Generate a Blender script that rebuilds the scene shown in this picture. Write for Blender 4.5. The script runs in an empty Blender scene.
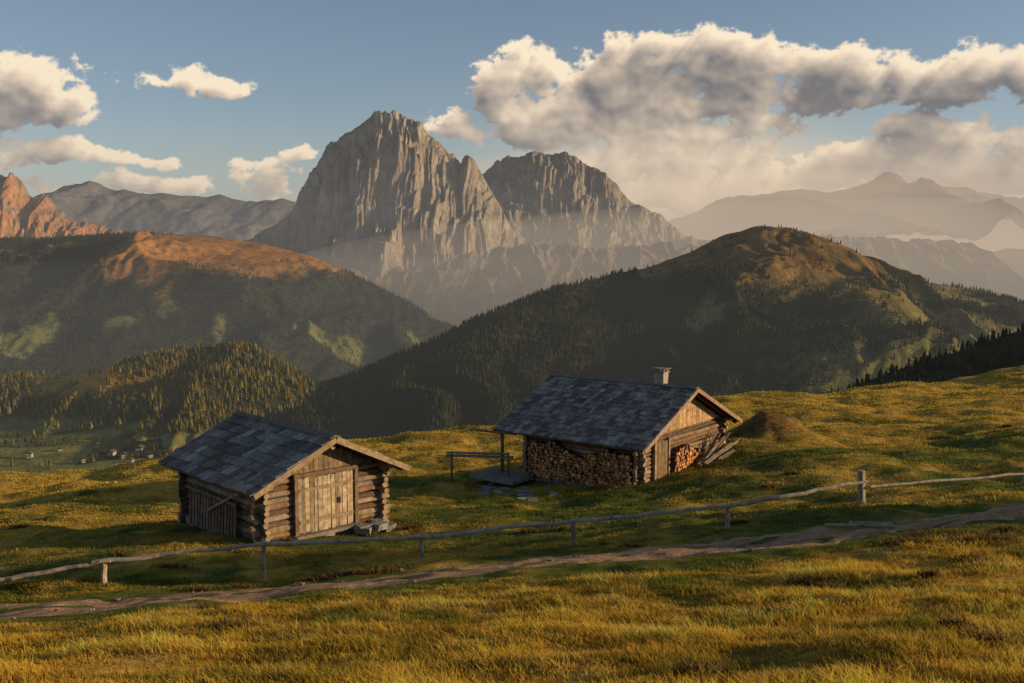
import bpy, math, random
import numpy as np
from mathutils import Vector, Matrix
rng=np.random.default_rng(7); random.seed(5)
F=995.56; TH=math.radians(5.25); CT,ST=math.cos(TH),math.sin(TH)
SUN_AZ,SUN_EL=math.radians(93),math.radians(12.5)
sc=bpy.context.scene

def ray(px,py):
    u=(px-512)/F; v=(341.5-py)/F
    return u, CT+v*ST, -ST+v*CT
def P(px,py,d):
    x,y,z=ray(px,py); return (x*d/y, d, z*d/y)

# ---------------- noise
def _g(ix,iy,seed):
    n=(ix*374761393+iy*668265263+seed*1013904223)&0xffffffff
    n=((n^(n>>13))*1274126177)&0xffffffff
    n=n^(n>>16)
    return n.astype(np.float64)*(2*math.pi/4294967296.0)
def perlin(x,y,seed=0):
    x=np.asarray(x,float); y=np.asarray(y,float)
    x0=np.floor(x); y0=np.floor(y); fx=x-x0; fy=y-y0
    ix=x0.astype(np.int64); iy=y0.astype(np.int64)
    u=fx*fx*fx*(fx*(fx*6-15)+10); v=fy*fy*fy*(fy*(fy*6-15)+10)
    def d(a,b):
        g=_g(ix+a,iy+b,seed); return np.cos(g)*(fx-a)+np.sin(g)*(fy-b)
    n0=d(0,0)*(1-u)+d(1,0)*u; n1=d(0,1)*(1-u)+d(1,1)*u
    return (n0*(1-v)+n1*v)*1.4
def fbm(x,y,o=5,seed=0,g=.5):
    s=0;a=1;t=0
    for i in range(o):
        s=s+a*perlin(x*2**i+i*17.3,y*2**i-i*9.1,seed+i); t+=a; a*=g
    return s/t
def ridged(x,y,o=5,seed=0,g=.5):
    s=0;a=1;t=0
    for i in range(o):
        s=s+a*(1-np.abs(perlin(x*2**i+i*7.7,y*2**i+i*3.1,seed+i))*2); t+=a; a*=g
    return s/t
def sstep(a,b,x):
    t=np.clip((x-a)/(b-a),0,1); return t*t*(3-2*t)

# ---------------- mesh helpers
def mesh_np(name,V,faces,cols=None,mat=None,smooth=False,parent=None):
    me=bpy.data.meshes.new(name); V=np.asarray(V,np.float32)
    me.vertices.add(len(V)); me.vertices.foreach_set('co',V.ravel())
    n,k=faces.shape
    me.loops.add(n*k); me.loops.foreach_set('vertex_index',faces.astype(np.int32).ravel())
    me.polygons.add(n); me.polygons.foreach_set('loop_start',np.arange(0,n*k,k,dtype=np.int32))
    try: me.polygons.foreach_set('loop_total',np.full(n,k,np.int32))
    except Exception: pass
    if cols is not None:
        a=me.color_attributes.new('Col','FLOAT_COLOR','POINT')
        c=np.ones((len(V),4),np.float32); c[:,:cols.shape[1]]=cols; a.data.foreach_set('color',c.ravel())
    me.update(calc_edges=True)
    if smooth: me.polygons.foreach_set('use_smooth',np.ones(n,bool))
    if mat: me.materials.append(mat)
    ob=bpy.data.objects.new(name,me); sc.collection.objects.link(ob)
    if parent: ob.parent=parent
    return ob
def grid_mesh(name,X,Y,Z,cols,mat):
    n,m=X.shape
    V=np.stack([X,Y,Z],-1).reshape(-1,3)
    i=np.arange(n*m).reshape(n,m)
    f=np.stack([i[:-1,:-1],i[:-1,1:],i[1:,1:],i[1:,:-1]],-1).reshape(-1,4)
    return mesh_np(name,V,f,cols.reshape(n*m,-1),mat,True)

class MB:
    def __init__(s): s.v=[];s.f=[];s.c=[]
    def box(s,c,size,R=None,col=(.2,.2,.2),jit=0):
        b=len(s.v); hx,hy,hz=[q/2 for q in size]
        R=R or Matrix.Identity(3); c=Vector(c)
        for sx in(-1,1):
            for sy in(-1,1):
                for sz in(-1,1):
                    p=Vector((sx*hx+random.uniform(-jit,jit),sy*hy+random.uniform(-jit,jit),sz*hz+random.uniform(-jit,jit)*.5))
                    s.v.append(tuple(c+R@p)); s.c.append(col)
        for f in((0,1,3,2),(4,6,7,5),(0,4,5,1),(2,3,7,6),(0,2,6,4),(1,5,7,3)): s.f.append(tuple(b+i for i in f))
    def cyl(s,p0,p1,r0,r1=None,seg=9,col=(.2,.2,.2),cap=None,rings=1,wob=0,rj=.08):
        p0=Vector(p0);p1=Vector(p1); r1=r1 or r0; cap=cap or col
        d=(p1-p0).normalized(); a=d.orthogonal().normalized(); bb=d.cross(a); b=len(s.v)
        rad=[1+random.uniform(-rj,rj) for _ in range(seg)]
        for k in range(rings+1):
            t=k/rings; c=p0.lerp(p1,t)
            if 0<k<rings: c=c+a*random.uniform(-wob,wob)+bb*random.uniform(-wob,wob)
            r=r0+(r1-r0)*t; r*=1+random.uniform(-.05,.05)
            for i in range(seg):
                an=2*math.pi*i/seg
                s.v.append(tuple(c+(a*math.cos(an)+bb*math.sin(an))*r*rad[i])); s.c.append(col)
        for k in range(rings):
            for i in range(seg):
                j=(i+1)%seg; o=b+k*seg
                s.f.append((o+i,o+j,o+seg+j,o+seg+i))
        for (o,c) in((b,p0),(b+rings*seg,p1)):
            e=len(s.v)
            for i in range(seg): s.v.append(s.v[o+i]); s.c.append(cap)
            s.v.append(tuple(c)); s.c.append(cap)
            for i in range(seg): s.f.append((e+i,e+(i+1)%seg,e+seg))
    def build(s,name,mat,parent=None):
        me=bpy.data.meshes.new(name); me.from_pydata(s.v,[],s.f)
        a=me.color_attributes.new('Col','FLOAT_COLOR','POINT')
        c=np.ones((len(s.v),4),np.float32); c[:,:3]=np.array(s.c); a.data.foreach_set('color',c.ravel())
        me.update(); me.materials.append(mat)
        ob=bpy.data.objects.new(name,me); sc.collection.objects.link(ob)
        if parent: ob.parent=parent
        return ob

# ---------------- materials
def mat_attr(name,rough=.95,nscale=1.0,namp=.35,bump=.0,bscale=5,bdist=.05,stretch=(1,1,1),spec=.2,trans=0,detail=6):
    m=bpy.data.materials.new(name); m.use_nodes=True; nt=m.node_tree; N=nt.nodes; L=nt.links
    b=N['Principled BSDF']; b.inputs['Roughness'].default_value=rough
    b.inputs['Specular IOR Level'].default_value=spec
    at=N.new('ShaderNodeAttribute'); at.attribute_name='Col'
    tc=N.new('ShaderNodeTexCoord'); mp=N.new('ShaderNodeMapping'); mp.inputs['Scale'].default_value=stretch
    L.new(tc.outputs['Object'],mp.inputs['Vector'])
    out=at.outputs['Color']
    if namp>0:
        no=N.new('ShaderNodeTexNoise'); no.inputs['Scale'].default_value=nscale; no.inputs['Detail'].default_value=detail; no.inputs['Roughness'].default_value=.65
        L.new(mp.outputs[0],no.inputs['Vector'])
        mr=N.new('ShaderNodeMapRange'); mr.inputs['From Min'].default_value=.3; mr.inputs['From Max'].default_value=.7
        mr.inputs['To Min'].default_value=1-namp; mr.inputs['To Max'].default_value=1+namp; L.new(no.outputs['Fac'],mr.inputs['Value'])
        vm=N.new('ShaderNodeVectorMath'); vm.operation='SCALE'; L.new(out,vm.inputs[0]); L.new(mr.outputs[0],vm.inputs['Scale'])
        out=vm.outputs[0]
    L.new(out,b.inputs['Base Color'])
    if bump>0:
        n2=N.new('ShaderNodeTexNoise'); n2.inputs['Scale'].default_value=bscale; n2.inputs['Detail'].default_value=6; n2.inputs['Roughness'].default_value=.65
        L.new(mp.outputs[0],n2.inputs['Vector'])
        bp=N.new('ShaderNodeBump'); bp.inputs['Strength'].default_value=bump; bp.inputs['Distance'].default_value=bdist
        L.new(n2.outputs['Fac'],bp.inputs['Height']); L.new(bp.outputs[0],b.inputs['Normal'])
    if trans>0:
        df=N.new('ShaderNodeBsdfDiffuse'); L.new(out,df.inputs['Color'])
        tr=N.new('ShaderNodeBsdfTranslucent'); ms=N.new('ShaderNodeMixShader'); ms.inputs[0].default_value=trans
        L.new(out,tr.inputs['Color']); L.new(df.outputs[0],ms.inputs[1]); L.new(tr.outputs[0],ms.inputs[2])
        L.new(ms.outputs[0],N['Material Output'].inputs['Surface'])
    return m
M_meadow=mat_attr('meadow_soil_grass',nscale=3,namp=.45,bump=.8,bscale=9,bdist=.08,spec=.05)
M_grass=mat_attr('grass_blades',namp=0,trans=.45)
M_dirt=mat_attr('dirt',nscale=4,namp=.4,bump=1,bscale=12,bdist=.06,spec=.05)
M_hill=mat_attr('hill_ground',nscale=.03,namp=.4,bump=.6,bscale=.05,bdist=12,spec=0)
M_rock=mat_attr('dolomite_rock',nscale=.014,namp=.32,bump=1,bscale=.02,bdist=55,stretch=(1,1,.7),spec=0,detail=7)
M_far=mat_attr('far_rock',nscale=.004,namp=.3,bump=.8,bscale=.006,bdist=80,spec=0)
M_tree=mat_attr('conifer_needles',namp=0,spec=.0)
M_wood=mat_attr('weathered_wood',nscale=5,namp=.5,bump=.6,bscale=14,bdist=.025,spec=.1)
M_shing=mat_attr('wood_shingles',rough=.8,nscale=7,namp=.45,bump=.6,bscale=18,bdist=.015,spec=.12)
M_stone=mat_attr('stone',nscale=6,namp=.4,bump=.8,bscale=10,bdist=.03,spec=.1)

# ---------------- near meadow height function
path_c=[(-120,628,18.5),(0,613,19.5),(150,600,20),(300,584,20.7),(450,569,21.5),(600,555,22.2),(750,541,23),(870,526,24),(1024,508,25.5),(1150,497,27)]
fence_b=[(-60,596,23.4),(102,585,24),(263,577,25),(422,557,26),(575,545,26.5),(727,530,27),(863,503,29),(1024,494,31),(1170,487,33)]
crest=[(-250,505,56),(0,492,57),(60,486,60),(100,480,60),(250,455,62),(400,448,64),(480,442,66),(600,425,70),(740,404,75),(830,399,80),(930,391,88),(1024,376,95),(1200,345,105)]
ctrl=[(0,683,8.5),(512,683,8.2),(1024,683,7.8),(-300,683,9),(1350,683,7.5),(0,645,13),(512,622,13.2),(1024,590,13.8),(250,612,17),(760,575,17.5),
 (262,541,29),(385,532,31.5),(173,529,33),(0,548,31),(-200,560,30),(450,508,36),(638,487,40),(528,479,44),(727,442,46.4),(860,462,40),(1024,450,42),(1250,430,44),
 (800,437,50),(900,420,60),(1024,405,66),(60,512,44),(250,485,47),(430,470,50),(1250,380,72),(600,450,55)]+path_c+fence_b+crest
C=np.array([P(*c) for c in ctrl])
def _U(r2): return np.where(r2>1e-9,r2*np.log(np.maximum(r2,1e-9)),0)
n=len(C); r2=((C[:,None,:2]-C[None,:,:2])**2).sum(-1)
A=np.zeros((n+3,n+3)); A[:n,:n]=_U(r2)+np.eye(n)*1.5; A[:n,n]=1; A[:n,n+1:]=C[:,:2]; A[n,:n]=1; A[n+1:,:n]=C[:,:2].T
W=np.linalg.solve(A,np.concatenate([C[:,2],[0,0,0]]))
def tps(x,y):
    out=np.empty(x.shape); xf=x.ravel(); yf=y.ravel(); o=np.empty(len(xf))
    for i in range(0,len(xf),50000):
        a=xf[i:i+50000]; b=yf[i:i+50000]
        r=(a[:,None]-C[None,:,0])**2+(b[:,None]-C[None,:,1])**2
        o[i:i+50000]=_U(r)@W[:n]+W[n]+W[n+1]*a+W[n+2]*b
    return o.reshape(x.shape)
CR=np.array([P(*c) for c in crest]); PC=np.array([P(*c) for c in path_c]); FB=np.array([P(*c) for c in fence_b])
def pathd(x,y): return y-np.interp(x,PC[:,0],PC[:,1])
def H(x,y):
    x=np.asarray(x,float); y=np.asarray(y,float)
    yc=np.interp(x,CR[:,0],CR[:,1])
    ye=np.minimum(y,yc); s=np.maximum(y-yc,0)
    z=tps(np.clip(x,-60,75),np.maximum(ye,-10))
    z=z-np.where(s<22,.012*s*s,.012*22*22+.53*(s-22))
    z=z+np.where(x<-60,(x+60)*.25,0)
    far=1/(1+s*.02)
    hutm=1-.85*np.exp(-(((x+6.5)/6)**2+((y-31.5)/5)**2))-.85*np.exp(-(((x-5)/7)**2+((y-44)/6)**2))
    pd=pathd(x,y); pm=1-.7*np.exp(-(pd/2.5)**2)
    z=z+(fbm(x/8,y/7,4,3)*(.28+.82*sstep(20,40,y))*pm+fbm(x/2.2,y/1.8,3,11)*.20)*far*hutm
    z=z+1.3*np.exp(-(((x-12.6)/1.8)**2+((y-48.6)/1.6)**2))*(1+.4*fbm(x/.8,y/.8,3,17))
    # knoll added out of view on the right to shade the middle meadow
    z=z+12.0*np.exp(-(((x-60)/15)**2+((y-22.5)/3.4)**2))*(1+.35*fbm(x/9,y/4,3,19))
    z=z-.14*np.exp(-(pd/1.4)**2)
    return z
def H1(x,y): return float(H(np.array([x]),np.array([y]))[0])

def meadow_col(x,y):
    g=fbm(x/5,y/4,4,31); g2=fbm(x/1.1,y/1.1,3,41); g3=fbm(x/2.2,y/1.5,4,47)
    gold=np.array((.66,.375,.06)); green=np.array((.125,.145,.026)); tan=np.array((.60,.43,.14))
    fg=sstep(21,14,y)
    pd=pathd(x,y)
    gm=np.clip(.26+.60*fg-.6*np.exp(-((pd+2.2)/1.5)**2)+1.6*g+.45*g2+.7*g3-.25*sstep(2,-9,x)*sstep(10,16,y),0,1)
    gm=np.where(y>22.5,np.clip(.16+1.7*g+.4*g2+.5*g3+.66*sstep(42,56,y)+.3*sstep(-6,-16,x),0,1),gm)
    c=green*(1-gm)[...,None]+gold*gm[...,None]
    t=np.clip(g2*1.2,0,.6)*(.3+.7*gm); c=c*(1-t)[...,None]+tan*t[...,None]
    md=np.exp(-((((x-12.6)/1.9)**2+((y-48.4)/1.7)**2))**2)[...,None]
    return c*(1-md)+np.array((.24,.14,.055))*md

ys=np.concatenate([np.linspace(-25,5,16),np.geomspace(5.3,110,430)[:],np.geomspace(112,900,70)])
q=np.linspace(-1,1,560); s=np.sign(q)*(np.abs(q)*.8+np.abs(q)**3*2.2)
Y,S=np.meshgrid(ys,s,indexing='ij'); X=S*(np.maximum(Y,5)*.6+6)
Z=H(X,Y); Z=np.maximum(Z,-310)
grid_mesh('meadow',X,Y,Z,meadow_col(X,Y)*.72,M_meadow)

# path sheet
xs=np.linspace(-22,26,520); yc=np.interp(xs,PC[:,0],PC[:,1])
w=np.linspace(-1,1,25)
wid=1.4+.4*fbm(xs/2.5,xs*0,3,5)+.55*sstep(-2,-12,xs)
Xp,Wp=np.meshgrid(xs,w)
Yp=yc+Wp*wid+.3*perlin(Xp*2.0,Wp*2)*np.abs(Wp)
Zp=H(Xp,Yp)+.04-.08*np.abs(Wp)**6+.04*fbm(Xp*2,Yp*2,3,6)-.05*np.exp(-((np.abs(Wp)-.45)/.15)**2)
cp=np.array((.36,.215,.125))*(1+.6*fbm(Xp/.9,Yp/.35,4,9))[...,None]
grid_mesh('dirt_path',Xp,Yp,Zp,cp,M_dirt)
WX=xs; WW=wid

# ---------------- grass
LH=(*P(262,541,29),math.radians(43)); RH=(*P(638,487,40),math.radians(52))
def in_hut(x,y):
    def loc(ox,oy,ph):
        dx=x-ox; dy=y-oy; c,s_=math.cos(ph),math.sin(ph); return dx*c+dy*s_, -dx*s_+dy*c
    a,b=loc(*LH[:2],LH[3]); r=(a>-.15)&(a<4.5)&(b>-.15)&(b<5.4)
    a,b=loc(*RH[:2],RH[3]); return r|((a>-.5)&(a<7.4)&(b>-.1)&(b<6))
def blades(name,x,y,h,w,cb,ct,lean=.5,wind=(-.25,-.05)):
    n=len(x); z=H(x,y)-.015
    an=rng.uniform(0,2*np.pi,n); la=rng.uniform(0,2*np.pi,n); lr=rng.uniform(.1,lean,n)*h
    lx=np.cos(la)*lr+wind[0]*h; ly=np.sin(la)*lr+wind[1]*h
    dx=np.cos(an)*w/2; dy=np.sin(an)*w/2
    V=np.empty((n,5,3)); 
    V[:,0]=np.stack([x-dx,y-dy,z],-1); V[:,1]=np.stack([x+dx,y+dy,z],-1)
    mx=x+lx*.35; my=y+ly*.35; mz=z+h*.6
    V[:,2]=np.stack([mx+dx*.7,my+dy*.7,mz],-1); V[:,3]=np.stack([mx-dx*.7,my-dy*.7,mz],-1)
    V[:,4]=np.stack([x+lx,y+ly,z+h*.95],-1)
    b=np.arange(n)[:,None]*5
    f=np.concatenate([b+[0,1,2],b+[0,2,3],b+[3,2,4]],0)
    c=np.empty((n,5,3)); c[:,0]=cb;c[:,1]=cb;c[:,2]=(cb+ct)/2;c[:,3]=(cb+ct)/2;c[:,4]=ct
    return mesh_np(name,V.reshape(-1,3),f,c.reshape(-1,3),M_grass)
def sample(nn,y0,y1,p):
    u=rng.uniform(0,1,nn); e=2-p
    y=(y0**e+u*(y1**e-y0**e))**(1/e)
    x=rng.uniform(-1,1,nn)*(y*.58+2.5)
    return x,y
nc=33000; cx,cy=sample(nc,6.2,25,1.25)
k=14; x=np.repeat(cx,k)+rng.normal(0,.06,nc*k)*np.repeat(.7+cy/18,k); y=np.repeat(cy,k)+rng.normal(0,.06,nc*k)*np.repeat(.7+cy/18,k)
ch=np.repeat(rng.uniform(.4,1.5,nc),k); ctone=np.repeat(rng.normal(0,.22,nc),k)
pd=pathd(x,y); pw=np.interp(x,WX,WW)
ed=np.abs(pd)-pw-.2*perlin(x*1.7,y*1.7,3)
keep=(ed>-.02)&((ed>.5)|(rng.uniform(0,1,len(x))<.4))
x,y,ch,ctone,pd,ed=[a[keep] for a in(x,y,ch,ctone,pd,ed)]
hn=fbm(x/1.6,y/1.3,3,77)
h=(.088+.13*hn)*ch*(.14+.86*sstep(0,3.6,ed))*rng.uniform(.6,1.3,len(x))
h=np.maximum(h,.028)
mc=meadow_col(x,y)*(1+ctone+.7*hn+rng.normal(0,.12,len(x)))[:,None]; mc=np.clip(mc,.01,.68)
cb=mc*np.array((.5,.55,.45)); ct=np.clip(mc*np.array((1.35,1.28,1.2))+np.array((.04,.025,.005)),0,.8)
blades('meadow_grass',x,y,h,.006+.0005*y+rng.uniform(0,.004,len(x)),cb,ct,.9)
nc=30000; cx,cy=sample(nc,24,98,1.35); k=9
x=np.repeat(cx,k)+rng.normal(0,.12,nc*k)*np.repeat(cy/30,k); y=np.repeat(cy,k)+rng.normal(0,.12,nc*k)*np.repeat(cy/30,k)
ch=np.repeat(rng.uniform(.4,1.4,nc),k); ctone=np.repeat(rng.normal(0,.2,nc),k)
keep=~in_hut(x,y)&(pathd(x,y)>2.0); x,y,ch,ctone=[a[keep] for a in(x,y,ch,ctone)]
h=(.05+.05*fbm(x/4,y/3,3,78)+.0009*y)*ch
mc=np.clip(meadow_col(x,y)*(1+ctone)[:,None],.01,.6)
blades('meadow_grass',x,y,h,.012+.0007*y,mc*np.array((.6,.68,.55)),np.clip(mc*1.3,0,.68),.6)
cl=[(P(940,548,20.5)[:2],.8,160),(P(905,552,20)[:2],.5,80),(P(985,556,19.5)[:2],.5,60),(P(330,583,23.2)[:2],.5,60),(P(375,575,23.4)[:2],.6,90)]
for i in range(60):
    yy=random.uniform(8,52); cl.append(((random.uniform(-.55,.55)*yy,yy),random.uniform(.12,.4),random.randint(20,60)))
X_=[];Y_=[]
for (c,r_,nn) in cl:
    if abs(float(pathd(c[0],c[1])))<2.0: continue
    X_.append(c[0]+rng.normal(0,r_*.6,nn*4)); Y_.append(c[1]+rng.normal(0,r_*.4,nn*4))
X_=np.concatenate(X_);Y_=np.concatenate(Y_); k_=~in_hut(X_,Y_); X_,Y_=X_[k_],Y_[k_]
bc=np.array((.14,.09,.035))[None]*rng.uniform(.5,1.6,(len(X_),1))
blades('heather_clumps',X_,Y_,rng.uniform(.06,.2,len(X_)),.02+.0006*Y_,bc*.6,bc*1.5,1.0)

# ---------------- conifers (merged masses)
def tree_template(layers,seg):
    V=[];Fc=[]
    for k in range(layers):
        z0=.06+k*(.8/layers); z1=min(1.0,z0+.95/layers+.18); r=(1-.78*k/layers)*.5
        b=len(V)
        for i in range(seg):
            a=2*math.pi*i/seg+k*.5; rr=r*(1 if i%2 else .72); V.append((rr*math.cos(a),rr*math.sin(a),z0+(0 if i%2 else .04)))
        V.append((0,0,z1 if k<layers-1 else 1.0))
        for i in range(seg): Fc.append((b+i,b+(i+1)%seg,b+seg))
    return np.array(V),np.array(Fc)
def conifers(name,pts,hgt,layers=3,seg=6,base=(.022,.035,.014),warm=.3,wcol=(.15,.11,.02)):
    T,Fc=tree_template(layers,seg); n=len(pts); m=len(T)
    a=rng.uniform(0,6.28,n); ca,sa=np.cos(a)[:,None],np.sin(a)[:,None]
    h=hgt*rng.uniform(.5,1.25,n); wd=h*rng.uniform(.36,.55,n)
    jx=1+rng.uniform(-.2,.2,(n,m))
    tx=T[None,:,0]*jx; ty=T[None,:,1]*jx
    V=np.empty((n,m,3)); V[:,:,0]=(tx*ca-ty*sa)*wd[:,None]+pts[:,0:1]; V[:,:,1]=(tx*sa+ty*ca)*wd[:,None]+pts[:,1:2]
    V[:,:,2]=T[None,:,2]*h[:,None]+pts[:,2:3]-.3
    f=(np.arange(n)[:,None,None]*m+Fc[None]).reshape(-1,3)
    t=rng.uniform(0,1,n)**2*warm
    c=np.array(base)[None]*(1-t)[:,None]+np.array(wcol)[None]*t[:,None]; c=c*rng.uniform(.7,1.4,n)[:,None]
    cc=np.repeat(c[:,None,:],m,1)
    return mesh_np(name,V.reshape(-1,3),f,cc.reshape(-1,3),M_tree)
def scatter(X,Y,Z,count,maskf):
    n,m=X.shape
    ar=np.abs((X[:-1,1:]-X[:-1,:-1])*(Y[1:,:-1]-Y[:-1,:-1])).ravel(); p=ar/ar.sum()
    id_=rng.choice(len(p),count,p=p); i=id_//(m-1); j=id_%(m-1); u=rng.uniform(0,1,count); v=rng.uniform(0,1,count)
    def b(A_): return (A_[i,j]*(1-u)*(1-v)+A_[i,j+1]*(1-u)*v+A_[i+1,j]*u*(1-v)+A_[i+1,j+1]*u*v)
    x,y,z=b(X),b(Y),b(Z); px=512+F*x/np.maximum(y,1)
    k=(px>-160)&(px<1184)&(rng.uniform(0,1,count)<maskf(x,y,z)); return np.stack([x,y,z],-1)[k]

# ---------------- mountains
def mountain(name,prof,tv,nx,zf,colf,mat,jag=(0,100),seed=1):
    R=np.array([P(*p) for p in prof]); xs=np.linspace(R[0,0],R[-1,0],nx)
    yr=np.interp(xs,R[:,0],R[:,1]); zr=np.interp(xs,R[:,0],R[:,2])
    k=max(1,nx//200); ker=np.hanning(2*k+3); ker/=ker.sum()
    zr=np.convolve(np.pad(zr,k+1,'edge'),ker,'valid')[:nx]
    zr=zr+jag[0]*fbm(xs/jag[1],xs*0+.37,5,seed,.6)
    T,X=np.meshgrid(tv,xs,indexing='ij'); Y=yr[None]-T; ZR=np.repeat(zr[None],len(tv),0)
    Z=zf(X,Y,T,ZR); col=np.clip(colf(X,Y,Z,T,ZR),0.005,.9)
    ob=grid_mesh(name,X,Y,Z,col,mat); return X,Y,Z
def smax(a,b,k):
    h=np.clip(.5+.5*(a-b)/k,0,1); return b*(1-h)+a*h+k*h*(1-h)
FLOOR=-292
profA=[(120,440,1500),(200,432,1600),(262,413,1700),(300,398,1780),(370,368,1900),(430,342,2000),(480,318,2080),(520,303,2150),(560,288,2230),(610,275,2330),(650,267,2400),(690,252,2480),(725,234,2550),(755,227,2600),(780,228,2600),(815,240,2590),(850,256,2570),(880,270,2550),(905,281,2550),(960,287,2560),(1000,297,2560),(1024,306,2560),(1100,335,2560),(1250,380,2560)]
def zA(X,Y,T,ZR):
    t=np.maximum(T,0); f=.27*(np.sqrt(t*t+80**2)-80)+.5*np.maximum(-T,0)
    w=t/(t+220)
    z=ZR-f+w*(175*(ridged(X/480+.3*perlin(X/300,Y/300,4),Y/1100,5,21)-.55)+28*fbm(X/120,Y/120,4,8))
    return smax(z,FLOOR+10*fbm(X/200,Y/200,3,2)+0*X,30)
def forestA(x,y,z):
    nz=fbm(x/260,y/260,4,55); right=sstep(480,820,x)
    tree=sstep(-40,-95,z+60*nz+np.where(x<300,-70,0))
    pas=sstep(-120,-190,z)*sstep(330,560,x)
    return np.clip(tree*(1-right*sstep(-.3,.05,nz))*(1-.9*pas*sstep(-.3,.0,nz+.12)),0,1)*(1-.85*sstep(-.32,-.5,nz))
def colA(X,Y,Z,T,ZR):
    f=forestA(X,Y,Z); nz=fbm(X/90,Y/90,4,66)[...,None]
    alp=np.array((.20,.12,.045))*(1+.6*nz); pas=np.array((.21,.18,.06))*(1+.5*nz)
    lo=sstep(-30,-150,Z)[...,None]; c=alp*(1-lo)+pas*lo
    return c*(1-f)[...,None]+np.array((.033,.038,.018))*f[...,None]
tv=np.concatenate([np.linspace(-500,-20,14),np.linspace(0,1500,300)])
XA,YA,ZA=mountain('grassy_mountain',profA,tv,620,zA,colA,M_hill,(6,90),3)
pts=scatter(XA,YA,ZA,110000,lambda x,y,z: np.maximum(forestA(x,y,z),.025)*(z>FLOOR+12))
conifers('conifer_forest',pts,11.5,2,6,base=(.027,.038,.017),warm=.25)

profB=[(-400,372,1900),(-120,392,1900),(-40,384,1900),(20,376,1900),(70,376,1900),(120,366,1900),(165,353,1900),(205,347,1900),(240,345,1880),(262,352,1860),(285,366,1830),(308,381,1800),(335,410,1750),(360,440,1700)]
def zB(X,Y,T,ZR):
    t=np.maximum(T,0); f=.30*(np.sqrt(t*t+40**2)-40)+.4*np.maximum(-T,0); w=t/(t+80)
    z=ZR-f+w*(85*(ridged(X/230+.5*perlin(X/200,Y/200,9),Y/500,4,71)-.55))
    return smax(z,FLOOR+6*fbm(X/120,Y/120,3,2),15)
def forestB(x,y,z):
    nz=fbm(x/110,y/110,4,91)
    clear=np.exp(-((x+800+.15*(y-1750))/95)**2)*sstep(FLOOR+25,FLOOR+50,z)
    return np.clip(sstep(FLOOR+6,FLOOR+22,z+25*nz)-1.8*clear+.0,0,1)
def colB(X,Y,Z,T,ZR):
    f=forestB(X,Y,Z); nz=fbm(X/50,Y/50,4,66)[...,None]
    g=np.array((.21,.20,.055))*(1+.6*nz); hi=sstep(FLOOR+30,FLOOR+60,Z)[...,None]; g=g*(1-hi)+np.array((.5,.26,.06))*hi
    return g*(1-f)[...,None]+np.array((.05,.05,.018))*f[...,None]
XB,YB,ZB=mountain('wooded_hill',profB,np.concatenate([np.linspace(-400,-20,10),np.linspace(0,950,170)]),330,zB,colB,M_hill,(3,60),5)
pts=scatter(XB,YB,ZB,42000,lambda x,y,z: np.maximum(forestB(x,y,z)*.9,.012))
conifers('conifer_forest',pts,13.5,3,6,base=(.09,.092,.022),warm=1.0,wcol=(.27,.18,.03))

profE=[(780,418,620),(830,396,640),(880,376,660),(930,360,680),(970,346,690),(1010,333,700),(1060,316,700),(1200,280,700),(1400,260,700)]
def zE(X,Y,T,ZR):
    t=np.maximum(T,0); return ZR-.3*(np.sqrt(t*t+900)-30)-.5*np.maximum(-T,0)+5*fbm(X/50,Y/50,4,2)*(t/(t+30))
XE,YE,ZE=mountain('wooded_ridge',profE,np.linspace(-250,400,90),200,zE,lambda X,Y,Z,T,ZR: np.array((.04,.04,.018))*(1+.5*fbm(X/20,Y/20,3,1))[...,None],M_hill,(2,30),9)
pts=scatter(XE,YE,ZE,9000,lambda x,y,z: .35+.6*sstep(-.2,.2,fbm(x/40,y/40,3,12)))
conifers('conifer_forest',pts,7,5,8,base=(.018,.026,.012),warm=.15)

profC=[(-300,250,4700),(-60,246,4600),(0,240,4600),(80,236,4600),(130,235,4550),(165,234,4500),(210,236,4500),(260,243,4500),(310,256,4450),(345,271,4400),(375,285,4350),(410,302,4300),(445,322,4250),(480,342,4200),(540,370,4150),(640,400,4100)]
def zC(X,Y,T,ZR):
    t=np.maximum(T,0); f=.07*np.minimum(t,420)+.30*np.maximum(t-420,0)+.3*np.maximum(-T,0); w=t/(t+350)
    z=ZR-f+w*(270*(ridged(X/800+.4*perlin(X/600,Y/600,2),Y/1500,5,121)-.55)+35*fbm(X/200,Y/200,4,8))
    return smax(z,-560+20*fbm(X/300,Y/300,3,2),60)
def forestC(x,y,z):
    nz=fbm(x/300,y/300,4,155); left=sstep(-1500,-1750,x)
    return np.clip(sstep(-40,-110,z+120*nz)+left,0,1)*(1-.85*sstep(.17,.32,fbm(x/230,y/420,3,77)))
def colC(X,Y,Z,T,ZR):
    f=forestC(X,Y,Z); nz=fbm(X/120,Y/120,4,66)[...,None]
    g=np.array((.34,.165,.055))*(1+.5*nz); lo=sstep(-80,-250,Z)[...,None]; g=g*(1-lo)+np.array((.17,.175,.055))*lo
    return g*(1-f)[...,None]+np.array((.032,.04,.021))*f[...,None]
XC,YC,ZC=mountain('valley_hill',profC,np.concatenate([np.linspace(-900,-30,14),np.linspace(0,2500,300)]),560,zC,colC,M_hill,(8,160),13)
pts=scatter(XC,YC,ZC,80000,lambda x,y,z: forestC(x,y,z)*.95)
conifers('conifer_forest',pts,14,2,5,base=(.025,.037,.019),warm=.2)

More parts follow.
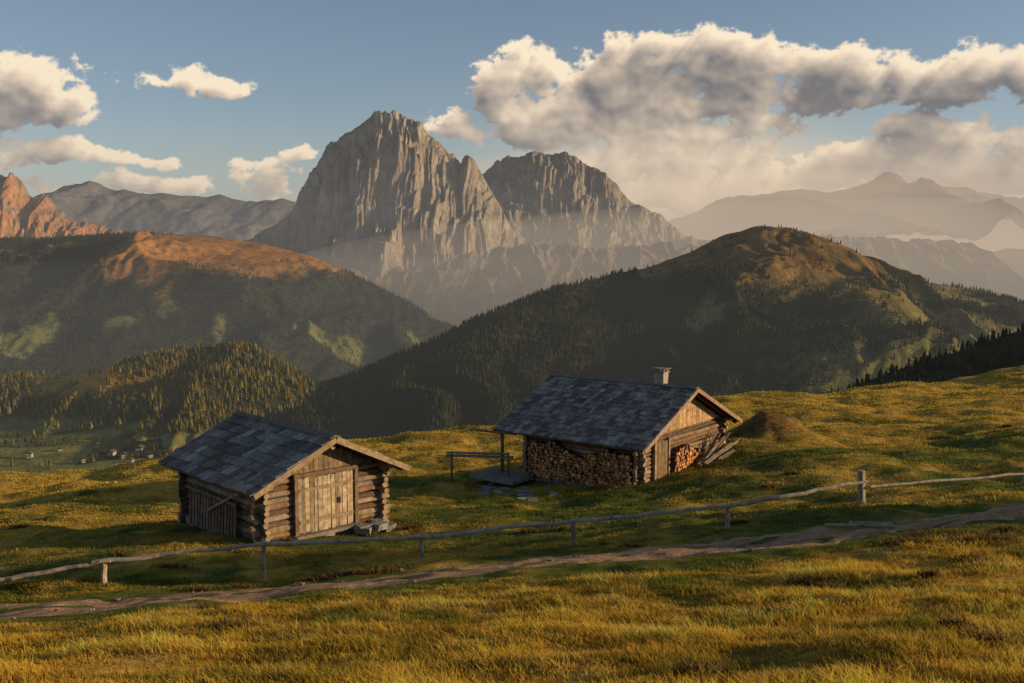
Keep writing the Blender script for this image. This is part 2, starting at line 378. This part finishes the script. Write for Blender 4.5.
def rocky(name,prof,zt,seed,butt=150,cl=1.9,nx=900,jag=(38,170),back=600,tal=.36,cols=(.30,.27,.24)):
    def zf(X,Y,T,ZR):
        wx=X+130*fbm(X/520,T/330,3,seed+3)+.22*T*perlin(X/900,T*0+.5,seed+8)
        mod=.45+.55*sstep(-.25,.3,perlin(X/300,T/300,seed+11))
        tt=T+butt*(ridged(wx/560,T/900,2,seed+1)-.75)+butt*.55*fbm(wx/190,T/240,4,seed+2,.55)+mod*butt*.6*(ridged(wx/110,T/380,3,seed+4,.6)-.5)+butt*.18*ridged(wx/36,T/160,2,seed+14)
        t=np.maximum(tt,0)
        edge=sstep(-120,150,T)
        z=ZR-edge*(cl*t)
        lz=z+.22*X+50*fbm(X/300,T/300,3,seed+6); z=z+edge*(22*np.sin(lz/42)+11*np.sin(lz/16+2*perlin(X/200,T/200,3)))*(.3+.7*(1-mod))
        z=np.where(T<0,ZR+1.2*T,z)
        base=zt+80*fbm(X/500,Y/900,4,seed+7)+75*(ridged(X/230,Y/900,3,seed+9)-.5)-tal*np.maximum(T-250,0)
        base=np.where(T<0,base+1.0*T,base)
        return smax(z,base,40)
    def cf(X,Y,Z,T,ZR):
        gz=np.gradient(Z,axis=0)/np.maximum(np.abs(np.gradient(T,axis=0)),1e-3)
        steep=sstep(.5,1.0,np.abs(gz)); nz=fbm(X/260,Z/120,5,seed+20)[...,None]; n2=fbm(X/50,Z/110,4,seed+25)[...,None]
        rock=np.array(cols)*(1+.4*nz+.5*n2)
        tl=np.array((.27,.23,.18))*(1+.3*n2); lo=sstep(zt-60,zt-230,Z+80*nz[...,0])[...,None]
        gr=np.array((.24,.17,.05))*(1+.7*nz); fo=np.array((.04,.045,.022)); l2=sstep(zt-200,zt-350,Z+120*nz[...,0])[...,None]
        soft=(tl*(1-lo)+gr*lo); soft=soft*(1-l2)+fo*l2
        return rock*steep[...,None]+soft*(1-steep)[...,None]
    tvv=np.concatenate([np.linspace(-back,-15,24),np.linspace(0,900,240),np.linspace(912,3000,130)])
    return mountain(name,prof,tvv,nx,zf,cf,M_rock,jag,seed)
D=8000
prof=[(150,300),(215,262),(250,236),(275,222),(290,212),(299,195),(304,182),(313,166),(322,156),(326,145),(337,139),(345,130),(352,128),(362,120),(372,112),(388,110),(401,111),(410,117),(418,120),(428,131),(440,140),(449,152),(454,150),(460,163),(466,152),(472,158),(480,172),(487,182),(494,197),(505,214),(516,232),(524,250),(540,258),(600,285),(700,320)]
rocky('rocky_mountain',[(a,b,D) for a,b in prof],20,200,jag=(26,110),cols=(.40,.325,.25))
prof=[(380,240),(450,190),(484,172),(490,165),(500,161),(508,155),(522,156),(535,152),(550,153),(565,151),(578,158),(590,166),(606,175),(617,185),(628,196),(640,205),(652,211),(661,211),(668,220),(680,232),(700,240),(760,256),(860,275),(960,290)]
rocky('rocky_mountain',[(a,b,9600) for a,b in prof],90,300,butt=170,cl=1.2,nx=760,jag=(32,160),cols=(.32,.26,.20))
prof=[(-260,190),(-120,165),(-40,176),(-10,168),(4,172),(16,174),(22,180),(28,192),(34,198),(42,193),(50,196),(56,206),(64,212),(85,222),(120,229),(150,240),(190,255)]
rocky('rocky_peak',[(a,b,6800) for a,b in prof],-20,400,butt=110,cl=1.4,nx=500,jag=(30,110),cols=(.55,.27,.13))
def farrange(name,prof,d,slope,seed,nx=420,jag=(60,500),depth=5000,colr=(.2,.18,.16)):
    def zf(X,Y,T,ZR):
        t=np.maximum(T,0); return ZR-slope*t*.9-.5*np.maximum(-T,0)+(t/(t+500))*(500*(ridged(X/1700,Y/3500,5,seed)-.75))
    return mountain(name,[(a,b,d) for a,b in prof],np.concatenate([np.linspace(-2500,-100,8),np.linspace(0,depth,140)]),nx,zf,
        lambda X,Y,Z,T,ZR: np.array(colr)*(1+.6*fbm(X/700,Z/300,5,seed))[...,None],M_far,jag,seed)
farrange('mountain_range',[(-200,200),(20,198),(60,190),(86,181),(96,180),(108,189),(150,193),(190,197),(215,195),(250,203),(290,200),(340,205),(480,215),(700,240)],14500,.25,501,jag=(90,420),colr=(.15,.14,.13))
farrange('mountain_range',[(560,260),(640,232),(680,218),(705,205),(730,198),(760,194),(800,190),(830,190),(860,186),(872,180),(885,174),(900,176),(912,186),(950,187),(980,192),(1024,198),(1100,206),(1300,215)],19000,.2,601,jag=(110,700),colr=(.10,.095,.09))
farrange('mountain_range',[(600,300),(680,262),(760,245),(840,236),(900,242),(980,252),(1024,248),(1150,235),(1300,240)],13000,.16,701,jag=(60,600),colr=(.07,.065,.045))
gx=np.linspace(-1,1,90); gx=np.sign(gx)*gx**2*60000; gy=np.concatenate([np.linspace(300,2600,70),np.geomspace(2700,70000,60)])
Yg,Xg=np.meshgrid(gy,gx,indexing='ij'); Zg=FLOOR-3+7*fbm(Xg/150,Yg/150,3,4)-np.interp(Yg,[300,1900,3200,70000],[0,0,330,900])
nz=fbm(Xg/130,Yg/60,4,8); cg=np.array((.22,.225,.06))*(1+.7*nz)[...,None]
grid_mesh('valley_floor',Xg,Yg,Zg,cg,M_hill)
vx=rng.uniform(-1100,-150,6500); vy=rng.uniform(900,1560,6500); k=fbm(vx/80,vy/80,4,99)>.16
vp=np.stack([vx[k],vy[k],np.full(k.sum(),FLOOR)],-1); conifers('conifer_forest',vp,9,4,7,base=(.035,.045,.016),warm=.5)
def chalet(x,y,sz,rot):
    e=bpy.data.objects.new('valley_chalet',None); sc.collection.objects.link(e); e.location=(x,y,FLOOR-1); e.rotation_euler=(0,0,rot)
    m=MB(); m.box((0,0,sz*.25+1),(sz*.8,sz*1.1,sz*.5+2),None,(.45,.42,.37)); m.box((0,0,sz*.52+2.2),(sz*.82,sz*1.12,sz*.14),None,(.14,.08,.05)); m.build('walls',M_stone,e)
    r=MB()
    for sg in(-1,1):
        r.box((sg*sz*.27,0,sz*.68+2.2),(sz*.64,sz*1.35,.3),Matrix.Rotation(sg*.42,3,'Y'),(.15,.10,.08))
    r.build('roof',M_wood,e)
    w_=MB()
    for i in(-1,0,1):
        w_.box((i*sz*.22,-sz*.56,sz*.3+1),(1.1,.2,1.3),None,(.03,.03,.04))
    w_.build('windows',M_wood,e)
for (px,py,szz) in [(112,456,10),(124,458,8),(140,452,11),(98,448,8),(131,463,7),(150,458,7),(84,462,7),(30,457,8),(60,452,7),(120,446,8)]:
    x_,y_,z_=ray(px,py); d=(FLOOR/z_); chalet(x_*d,y_*d,szz,random.uniform(-.6,1.2))

# ---------------- huts
def Rm(cols): return Matrix(cols).transposed()
def wc(b,v=.2):
    k=1+random.uniform(-v,v); return tuple(c*k*(1+random.uniform(-.04,.04)) for c in b)
def hut(loc,phi,Wd,L,ov,fo,ro,eave,rise,exposure,shw,ground_drop=.4,lr=.09):
    e=bpy.data.objects.new('wooden_hut',None); sc.collection.objects.link(e); e.location=loc; e.rotation_euler=(0,0,phi)
    half=Wd/2+ov; al=math.atan2(rise,half); sl=half/math.cos(al)
    r=MB(); roofL=L+fo+ro; yc_=(L+ro-fo)/2
    for sg in(-1,1):
        ex=-ov if sg<0 else Wd+ov
        d=Vector((-sg*math.cos(al),0,math.sin(al))); nn=Vector((sg*math.sin(al),0,math.cos(al)))
        R=Rm([d,Vector((0,1,0)),nn]); p0=Vector((ex,0,eave))
        r.box(p0+d*(sl/2)+Vector((0,yc_,0))-nn*.06,(sl-.02,roofL-.06,.05),R,(.10,.075,.055))
        for yy in np.arange(-fo+.25,L+ro,.9): r.box(p0+d*(sl/2-.02)+Vector((0,yy,0))-nn*.145,(sl-.05,.1,.12),R,(.12,.08,.05))
        rows=int(round(sl/exposure))
        for k in range(rows):
            y=-fo-.04-random.uniform(0,.03)
            while y<L+ro:
                w_=random.uniform(.6,1.4)*shw; w_=min(w_,L+ro+.04-y)
                if w_<.05: break
                g=random.choice([(.22,.18,.15),(.28,.24,.20),(.16,.135,.11),(.32,.275,.23),(.21,.165,.13),(.25,.21,.175),(.13,.11,.09)])
                u=(k+.5)*sl/rows-random.uniform(0,.07)
                Rj=R@Matrix.Rotation(.055+random.uniform(-.02,.05),3,'Y')@Matrix.Rotation(random.uniform(-.025,.025),3,'Z')@Matrix.Rotation(random.uniform(-.03,.03),3,'X')
                r.box(p0+d*u+Vector((0,y+w_/2,0))+nn*(.005+random.uniform(0,.02)),(sl/rows*1.28,w_-.016,.032),Rj,wc(g,.2),.008)
                y+=w_
        for yb in(-fo-.07,L+ro+.07):
            r.box(p0+d*(sl/2-.03)+Vector((0,yb,0))-nn*.07,(sl-.02,.045,.17),R,wc((.28,.19,.12)))
        r.box(p0+Vector((0,yc_,0))+d*(-.03)-nn*.05,(.04,roofL,.11),R,(.12,.09,.065))
        r.box(p0+d*(sl-.08)+Vector((0,yc_,0))+nn*.055,(.2,roofL+.1,.03),R,wc((.2,.17,.14)))
    r.build('roof',M_shing,e)
    ins=MB(); ins.box((Wd/2,L/2,eave/2+.0),(Wd-.3,L-.3,eave+.2),None,(.03,.022,.015))  # dark box added inside to stop light leaking through the log walls
    ins.build('light_block_core',M_wood,e)
    lw=MB(); z=-ground_drop+.1
    base=[(.21,.135,.08),(.26,.175,.11),(.15,.10,.068),(.28,.21,.145),(.20,.12,.068)]
    top=eave+rise
    def xlim(z): 
        if z<eave+.12: return -.28,Wd+.28
        t=(z-eave+.1)/math.tan(al); return -ov+t+.12,Wd+ov-t-.12
    while z<top-.25:
        a,b=xlim(z+lr)
        if b-a>.4:
            for yy in (.0,L): lw.cyl((a-random.uniform(-.05,.1),yy+random.uniform(-.015,.015),z),(b+random.uniform(-.05,.1),yy,z+random.uniform(-.02,.02)),lr*1.04,lr*.94,10,wc(random.choice(base),.28),(.32,.23,.15),7,.015,.12)
        z2=z+lr
        if z2<eave+.2:
            for xx in(0,Wd): lw.cyl((xx+random.uniform(-.015,.015),-.28-random.uniform(-.05,.12),z2),(xx,L+.28,z2),lr,lr*.95,10,wc(random.choice(base),.28),(.32,.23,.15),7,.015,.12)
        z+=lr*2
    lw.build('log_walls',M_wood,e)
    pu=MB()
    for xx,zz in((Wd/2,eave+rise-.32),(0,eave+ov*math.tan(al)-.23),(Wd,eave+ov*math.tan(al)-.23)):
        pu.cyl((xx,-fo+.1,zz),(xx,.4,zz),.085,.085,9,(.2,.14,.09),(.3,.22,.15))
    pu.build('purlins',M_wood,e)
    st=MB()
    for t in np.arange(-.2,Wd+.2,.34): st.box((t,-.02,-ground_drop*.5-.1),(.34,.34,ground_drop*.9),Matrix.Rotation(random.uniform(-.2,.2),3,'Z'),wc((.22,.21,.19),.3),.06)
    for t in np.arange(.3,L+.2,.34): st.box((0,t,-ground_drop*.5-.1),(.34,.34,ground_drop*.9),Matrix.Rotation(random.uniform(-.2,.2),3,'Z'),wc((.22,.21,.19),.3),.06)
    st.build('stone_footing',M_stone,e)
    return e,al
h1,al1=hut(LH[:3],LH[3],4.3,4.9,.65,.7,.55,1.64,1.32,.42,.42)
d=MB()
x=1.15
while x<3.15:
    w_=random.uniform(.1,.19); d.box((x+w_/2,-.15+random.uniform(-.01,.01),.85+random.uniform(-.03,.03)),(w_-.018,.04,1.70),Matrix.Rotation(random.uniform(-.012,.012),3,'Y'),wc(random.choice([(.35,.245,.15),(.42,.31,.20),(.25,.175,.115),(.37,.295,.215)]),.25),.005); x+=w_
for zz in(.35,1.35): d.box((2.15,-.19,zz),(1.95,.035,.12),None,(.28,.2,.13))
d.box((2.6,-.225,.85),(.05,.03,.18),None,(.03,.03,.03))
for xx in(1.08,3.24): d.box((xx,-.15,.85),(.12,.14,1.85),None,(.19,.13,.085))
d.box((2.15,-.15,1.80),(2.3,.14,.13),None,(.17,.115,.075)); d.box((2.15,-.2,-.06),(2.4,.4,.1),None,(.22,.18,.14))
d.build('plank_door',M_wood,h1)
g=MB()
x=.0
while x<4.3:
    w_=random.uniform(.14,.2); zt_=1.64+(min(x+.65,4.3+.65-x-w_))*math.tan(al1)-.2; zb=1.88
    if zt_>zb+.03: g.box((x+w_/2,-.14,(zt_+zb)/2),(w_-.015,.03,zt_-zb),None,wc((.22,.15,.09),.3))
    x+=w_
g.build('gable_boards',M_wood,h1)
g=MB()
for i in range(16):
    y0=1.2+i*.2; g.box((-.24,y0,.42),(.03,.13,1.25+random.uniform(-.15,.1)),Matrix.Rotation(.06,3,'Y')@Matrix.Rotation(random.uniform(-.04,.04),3,'X'),wc((.20,.135,.09),.35),.006)
g.box((-.29,2.7,.95),(.05,3.4,.07),None,(.22,.155,.11)); g.box((-.33,1.6,1.0),(.04,2.6,.09),Matrix.Rotation(-.42,3,'X'),(.32,.24,.17))
g.build('side_slats',M_wood,h1)
g=MB()
for i in range(9): g.box((3.6+random.uniform(-.5,.7),-.5+random.uniform(-.3,.2),-.18+random.uniform(-.1,.08)),(.45,.35,.2),Matrix.Rotation(random.uniform(-1,1),3,'Z'),wc((.2,.19,.17),.25),.05)
g.build('step_stones',M_stone,h1)
h2,al2=hut(RH[:3],RH[3],7.3,5.6,.8,.7,1.3,1.76,1.98,.34,.30,ground_drop=.5)
fw=MB()
def woodstack(mb,org,du,length,hfun,out,rad=(.055,.095)):
    org=Vector(org); du=Vector(du); out=Vector(out); r_=.075; k=0
    while True:
        z=r_+k*r_*1.8; t=r_ if k%2 else 0; any_=False
        while t<length:
            if z<hfun(t):
                any_=True; rr=random.uniform(*rad); dep=random.uniform(.0,.12)
                c=org+du*(t+random.uniform(-.02,.02))+Vector((0,0,z+random.uniform(-.02,.02)))
                endc=wc(random.choice([(.56,.22,.07),(.64,.31,.12),(.46,.18,.06),(.33,.17,.09),(.24,.14,.08)]),.25)
                mb.cyl(c,c+out*(.28+dep),rr,rr,random.choice([5,6,7]),wc((.13,.08,.05)),endc,1,0,.25)
            t+=r_*1.9
        if not any_: break
        k+=1
woodstack(fw,(-.12,.15,-.15),(0,1,0),5.2,lambda t:1.35+.2*math.sin(t*1.9)+.06*math.sin(t*7),(-1,0,0))
woodstack(fw,(2.4,-.1,.0),(1,0,0),2.0,lambda t:1.25-.25*abs(t-.8),(0,-1,0))
fw.build('firewood_stack',M_wood,h2)
d=MB()
x=1.1
while x<2.1:
    w_=random.uniform(.13,.18); d.box((x+w_/2,-.15,.82),(w_-.012,.04,1.65),None,wc((.22,.15,.09),.2)); x+=w_
for xx in(1.03,2.2): d.box((xx,-.16,.85),(.11,.13,1.8),None,(.30,.215,.135))
d.build('plank_door',M_wood,h2)
g=MB(); x=.1
while x<7.3:
    w_=random.uniform(.15,.22); zt_=1.76+(min(x+.8,8.1-x-w_))*math.tan(al2)-.2; zb=2.0
    if zt_>zb+.05: g.box((x+w_/2,-.15,(zt_+zb)/2),(w_-.018,.03,zt_-zb),None,wc((.46,.29,.155),.3))
    x+=w_
g.build('gable_boards',M_wood,h2)
g=MB()
for i in range(16):
    a=Vector((3.4+random.uniform(0,1.6),-.3-.07*i-random.uniform(0,.1),.12+.03*i)); b=Vector((6.8+random.uniform(-.7,.8),-.22-.07*i,1.4+random.uniform(-.35,.25)-.04*i))
    if i%3: g.cyl(a,b,.035,.025,7,wc((.26,.20,.145),.35),(.3,.22,.15),4,.02)
    else:
        dv=b-a; an=math.atan2(dv.z,dv.x); g.box((a+b)/2,(dv.length,.17,.03),Matrix.Rotation(-an,3,'Y')@Matrix.Rotation(random.uniform(-.4,.4),3,'X'),wc((.29,.22,.155),.3))
for i in range(7):
    g.box((4.4+random.uniform(-.6,.9),-.9-random.uniform(0,.9),.18+.05*i),(random.uniform(.8,2.4),.14,.03),Matrix.Rotation(random.uniform(-.6,.6),3,'Z')@Matrix.Rotation(random.uniform(-.25,0),3,'Y'),wc((.28,.21,.14),.3))
g.build('leaning_planks',M_wood,h2)
g=MB()
RZ=1.76+1.98
g.box((3.75,1.1,RZ+.18),(.42,.46,.75),None,(.36,.28,.21),.02); g.box((3.75,1.1,RZ+.57),(.52,.56,.06),None,(.26,.22,.18))
for sx in(-.16,.16):
    for sy in(-.18,.18): g.box((3.75+sx,1.1+sy,RZ+.64),(.08,.08,.09),None,(.28,.23,.18))
g.box((3.75,1.1,RZ+.71),(.6,.64,.04),None,(.2,.18,.16))
g.build('chimney',M_stone,h2)
g=MB()
g.cyl((-.5,6.7,-.6),(-.5,6.7,1.75),.08,.07,8,(.17,.12,.08)); g.cyl((-.9,6.0,.75),(-2.3,8.4,.75),.05,.05,8,(.25,.2,.15)); 
g.box((-1.6,7.1,.62),(.35,3.0,.06),Matrix.Rotation(.5,3,'Z'),(.22,.17,.13)); g.cyl((-.95,6.0,-.6),(-.95,6.0,.8),.05,.05,7,(.17,.12,.08)); g.cyl((-2.2,8.2,-.8),(-2.2,8.2,.8),.05,.05,7,(.17,.12,.08))
g.cyl((-.6,5.8,1.6),(-1.7,7.6,1.78),.05,.04,8,(.17,.12,.08))
g.box((-.9,6.3,-.28),(1.8,2.4,.12),None,(.2,.18,.15),.03)
g.build('porch_bench',M_wood,h2)
g=MB()
c_,s_=math.cos(RH[3]),math.sin(RH[3])
for i in range(22):
    xx=random.uniform(-3.4,-1.0); yy=random.uniform(2.5,6.5)
    wx=RH[0]+xx*c_-yy*s_; wy=RH[1]+xx*s_+yy*c_
    g.box((wx,wy,H1(wx,wy)-.0),(random.uniform(.2,.55),random.uniform(.15,.4),.12),Matrix.Rotation(random.uniform(0,3),3,'Z'),wc((.24,.23,.21),.3),.07)
g.build('stepping_stones',M_stone)

# ---------------- fence
fn=MB()
rail=[(-160,598,22.9),(0,580,23.5),(102,562,24),(263,544,25),(422,537,26),(575,521,26.5),(727,506,27),(863,482,29)]
RP=[Vector(P(*p)) for p in rail]
for i in range(len(RP)-1):
    a,b=RP[i],RP[i+1]; ext=(b-a).normalized()*.22
    fn.cyl(a-ext,b+ext+Vector((0,-.05*(i%2),0)),.062,.045,9,wc((.32,.265,.21),.15),(.36,.3,.23),11,.03)
a=Vector(P(870,487,29)); b=Vector(P(1024,474,31)); b2=Vector(P(1180,460,33))
fn.cyl(a,b,.045,.04,8,(.32,.27,.21),None,8,.02); fn.cyl(b,b2,.045,.04,8,(.32,.27,.21),None,8,.02)
tops=[562,542,538,522,507,472,472]
for (px,py,dd),tp in zip(fence_b[1:],tops):
    x_,y_,_=P(px,py,dd); zt_=P(px,tp,dd)[2]+.03; big=px==863
    y_+=.09; r_=.12 if big else .07
    fn.cyl((x_,y_,H1(x_,y_)-.3),(x_+random.uniform(-.06,.06),y_,zt_),r_*1.1,r_*.9,8,wc((.31,.245,.18),.15),(.36,.3,.23),5,.015,.15)
fn.build('wooden_fence',M_wood)
fp=MB()
for (p,q2,dd) in[((150,590),(182,607),20.3),((825,519),(895,527),24.6),((850,514),(892,527),24.8)]:
    a=P(*p,dd+.3); b=P(*q2,dd-.3); fp.cyl((a[0],a[1],H1(a[0],a[1])+.09),(b[0],b[1],H1(b[0],b[1])+.09),.05,.04,7,(.34,.26,.18),None,4,.02)
fp.build('fallen_poles',M_wood)
rk=MB()
for i in range(80):
    x_=random.uniform(-16,20); y_=float(np.interp(x_,PC[:,0],PC[:,1]))+random.gauss(0,1.0); r_=random.uniform(.015,.055)
    rk.box((x_,y_,H1(x_,y_)+.03),(r_*2,r_*1.6,r_),Matrix.Rotation(random.uniform(0,3),3,'Z')@Matrix.Rotation(random.uniform(-.4,.4),3,'X'),wc((.22,.17,.12),.3),r_*.3)
rk.build('path_stones',M_stone)

# ---------------- haze: nested layers of air (denser towards the valley), absorbing, with their own emission standing in for scattered sunlight
def vol_mat(name,dens,L_):
    mt=bpy.data.materials.new(name); mt.use_nodes=True; nt=mt.node_tree; nt.nodes.clear()
    o=nt.nodes.new('ShaderNodeOutputMaterial'); v=nt.nodes.new('ShaderNodeVolumeAbsorption'); v.inputs['Color'].default_value=(0,0,0,1); v.inputs['Density'].default_value=dens
    e=nt.nodes.new('ShaderNodeEmission'); mxv=max(L_); e.inputs[0].default_value=(*[q/mxv for q in L_],1); e.inputs[1].default_value=dens*mxv
    a=nt.nodes.new('ShaderNodeAddShader'); nt.links.new(v.outputs[0],a.inputs[0]); nt.links.new(e.outputs[0],a.inputs[1]); nt.links.new(a.outputs[0],o.inputs['Volume']); return mt
for i,(top,dn) in enumerate([(1500,1/60000),(420,1/36000),(-40,1/36000)]):
    m=MB(); zb=-2500-40*i; m.box((0,31200+30*i,(top+zb)/2),(100000+80*i,61700-10*i,top-zb)); m.build('valley_haze_glow',vol_mat('valley_haze_glow',dn,(.29,.268,.25)))
def mist(name,px,py,d,r,tau,L_,nest):  # mist bodies glow by emission in place of sunlight on them
    for sc_,fr in nest:
        bpy.ops.mesh.primitive_uv_sphere_add(segments=64,ring_count=32,location=P(px,py,d)); ob=bpy.context.object; ob.name=name; ob.scale=[q*sc_ for q in r]; ob.data.materials.append(vol_mat(name,tau*fr/(2*r[1]*sc_),L_))
mist('emissive_mist',800,236,16500,(9500,5500,1500),1.0,(.95,.70,.47),((1,.45),(.7,.55)))
mist('emissive_mist',900,292,7600,(5000,3000,700),.62,(.72,.55,.38),((1,1),))

# ---------------- world
w=bpy.data.worlds.new('World'); sc.world=w; w.use_nodes=True; nt=w.node_tree; N=nt.nodes; Lk=nt.links; N.clear()
out=N.new('ShaderNodeOutputWorld')
sky=N.new('ShaderNodeTexSky'); sky.sky_type='NISHITA'; sky.sun_disc=False; sky.sun_elevation=SUN_EL; sky.sun_rotation=SUN_AZ; sky.altitude=2000; sky.dust_density=2.5; sky.air_density=1.0
bg=N.new('ShaderNodeBackground'); bg.inputs['Strength'].default_value=.115; Lk.new(sky.outputs[0],bg.inputs[0]); Lk.new(bg.outputs[0],out.inputs['Surface'])

# ---------------- clouds: a far shell of the sky, self-lit, with computed sun shading painted into its colours
na,ne=1760,420
ag=np.linspace(-.72,.76,na); eg=np.linspace(-.02,.34,ne)
Ea,Aa=np.meshgrid(eg,ag,indexing='ij')
pa,pe=Aa*10,Ea*10
def ae(px,py):
    d=Vector(ray(px,py)).normalized(); return math.atan2(d.x,d.y)*10, math.asin(d.z)*10
blobs=[(20,95,60,44,1.1),(-40,110,70,50,1),(52,150,55,12,.8),(0,158,45,14,.8),(200,84,60,15,.85),(145,157,34,7,.6),(70,184,60,8,.7),(165,183,70,11,.8),(262,180,42,20,.9),(302,153,16,8,.5),
 (520,95,58,46,1.2),(560,125,100,34,1),(640,78,75,40,1.15),(735,72,95,36,1.2),(820,82,95,30,1.1),(460,125,45,18,.75),
 (905,80,60,24,1.0),(985,72,75,28,1.1),(1070,75,70,30,1),(930,90,110,12,.8),(700,118,110,28,1.0),(-200,120,120,50,1),(1190,90,90,40,1),
 (840,158,80,16,.8),(925,135,55,22,1.0),(900,172,160,18,1.0),(1010,148,75,22,1.0),(1100,165,100,30,1),(770,182,80,12,.8),(650,160,90,34,.85),(690,200,120,20,.9)]
w1=fbm(pa*1.3,pe*1.8,4,900); w2=fbm(pa*1.3+5,pe*1.8+9,4,905)
wa,we=pa+.26*w1,pe+.20*w2
Df=np.full(pa.shape,-1.6)
for (px,py,rx,ry,wt) in blobs:
    a,e=ae(px,py); f=wt*(1-((wa-a)*100/rx)**2-((we-e)*100/ry)**2)
    Df=np.maximum(Df,f)+.05*np.exp(-((Df-f)/.25)**2)
Df=np.clip(Df,-1.6,.8)
bil=0;am=1;tt=0
for i in range(6):
    bil=bil+am*(np.abs(perlin(pa*3.0*2**i+3.3*i+.3*w1,pe*3.6*2**i+i+.3*w2,920+i))*2.2-.5); tt+=am; am*=.6
bil=bil/tt
fn_=fbm(pa*1.7,pe*2.6,9,940,.62)
field=Df-.70*bil+1.6*fn_
dens=np.clip(field+.03,0,1.25)
da=(ag[1]-ag[0]); de=(eg[1]-eg[0])
def shf(a_,ia,ie):
    sh=np.zeros_like(a_); sh[:ne-ie if ie else ne,:na-ia if ia else na]=a_[ie:,ia:]; return sh
def blur(a,k):
    ker=np.hanning(k+2)[1:-1]; ker=ker/ker.sum(); h_=k//2
    p=np.pad(a,((h_,h_),(0,0)),'edge'); b=sum(ker[i]*p[i:i+a.shape[0]] for i in range(k))
    p=np.pad(b,((0,0),(h_,h_)),'edge'); return sum(ker[i]*p[:,i:i+a.shape[1]] for i in range(k))
tau=np.zeros_like(dens)
for L_,wt in zip([.003,.006,.010,.015,.021,.028,.036,.046],[.7,.8,1,1.2,1.5,1.7,2,2.2]):
    tau+=shf(dens,int(round(L_*.6/da)),int(round(L_*.8/de)))*wt
lit=np.exp(-tau*.36)
edge=np.exp(-3.0*dens)
db=blur(dens,7); db2=blur(dens,21)
relief=np.clip(db-shf(db,5,6),-.5,.5)*.5+np.clip(db2-shf(db2,14,16),-.6,.6)*.45
G=0  # soft bright spots painted into the cloud brightness
for (px,py,rx,ry,s_) in[(515,95,75,58,.62),(655,165,110,50,.85),(30,80,85,38,.45),(200,84,70,30,.4),(250,170,80,25,.15),(985,58,80,15,.2),(80,150,80,18,.15)]:
    a,e=ae(px,py); G=G+s_*np.exp(-((pa-a)*100/rx)**2-((pe-e)*100/ry)**2)
br=np.clip(.02+1.1*lit+.22*edge+relief*(.5+.4*G)+G*(.5+.45*lit),0,1.15)
dark=np.array((.155,.155,.175)); warm=np.array((1.08,.86,.63))
hz=sstep(.15,.04,Ea)[...,None]
dark=dark*(1-hz)+np.array((.33,.305,.30))*hz
colc=dark*(1-br)[...,None]+warm*br[...,None]
alpha=sstep(-.02,.38,field)*.97
a,e=ae(690,195); glow_veil=.82*np.exp(-(((pa-a)*100/150)**2+((pe-e)*100/66)**2)*1.1)+.12*sstep(.15,.03,Ea)  # warm glow low in the sky, painted as a soft self-lit veil
vcol=np.array((1.1,.89,.62))
at=alpha+glow_veil*(1-alpha*.6); at=np.clip(at,0,1)
wv=(glow_veil*(1-alpha*.6)/np.maximum(at,1e-4))[...,None]; wv=np.clip(wv,0,1)
rgb=colc*(1-wv)+vcol*wv
fade=sstep(-.72,-.64,Aa)*sstep(.76,.68,Aa)*sstep(.34,.30,Ea); at=at*fade
RR=95000
XX=np.sin(Aa)*np.cos(Ea)*RR; YY=np.cos(Aa)*np.cos(Ea)*RR; ZZ=np.sin(Ea)*RR
mc_=bpy.data.materials.new('cloud_painted_light'); mc_.use_nodes=True; nt=mc_.node_tree; N=nt.nodes; N.clear()
o=N.new('ShaderNodeOutputMaterial'); at_=N.new('ShaderNodeAttribute'); at_.attribute_name='Col'; em=N.new('ShaderNodeEmission'); em.inputs[1].default_value=.97
tr=N.new('ShaderNodeBsdfTransparent'); mx=N.new('ShaderNodeMixShader')
nt.links.new(at_.outputs['Color'],em.inputs[0]); nt.links.new(at_.outputs['Alpha'],mx.inputs[0]); nt.links.new(tr.outputs[0],mx.inputs[1]); nt.links.new(em.outputs[0],mx.inputs[2]); nt.links.new(mx.outputs[0],o.inputs['Surface'])
try: mc_.cycles.emission_sampling='NONE'
except Exception: pass
grid_mesh('sky',XX,YY,ZZ,np.concatenate([np.clip(rgb,0,1.15),at[...,None]],-1),mc_)

sl=bpy.data.lights.new('sun','SUN'); sl.energy=5.0; sl.angle=math.radians(.5); sl.color=(1,.74,.41)
so=bpy.data.objects.new('sun',sl); sc.collection.objects.link(so)
Sd=Vector((math.sin(SUN_AZ)*math.cos(SUN_EL),math.cos(SUN_AZ)*math.cos(SUN_EL),math.sin(SUN_EL)))
so.rotation_euler=(-Sd).to_track_quat('-Z','Y').to_euler()

cam=bpy.data.cameras.new('camera'); co=bpy.data.objects.new('camera',cam); sc.collection.objects.link(co)
cam.lens=35; cam.sensor_width=36; cam.clip_end=200000; cam.clip_start=.1
co.rotation_euler=(math.radians(90)-TH,0,0); sc.camera=co
sc.view_settings.view_transform='Standard'
try: sc.view_settings.look='None'
except Exception: pass
sc.view_settings.exposure=0
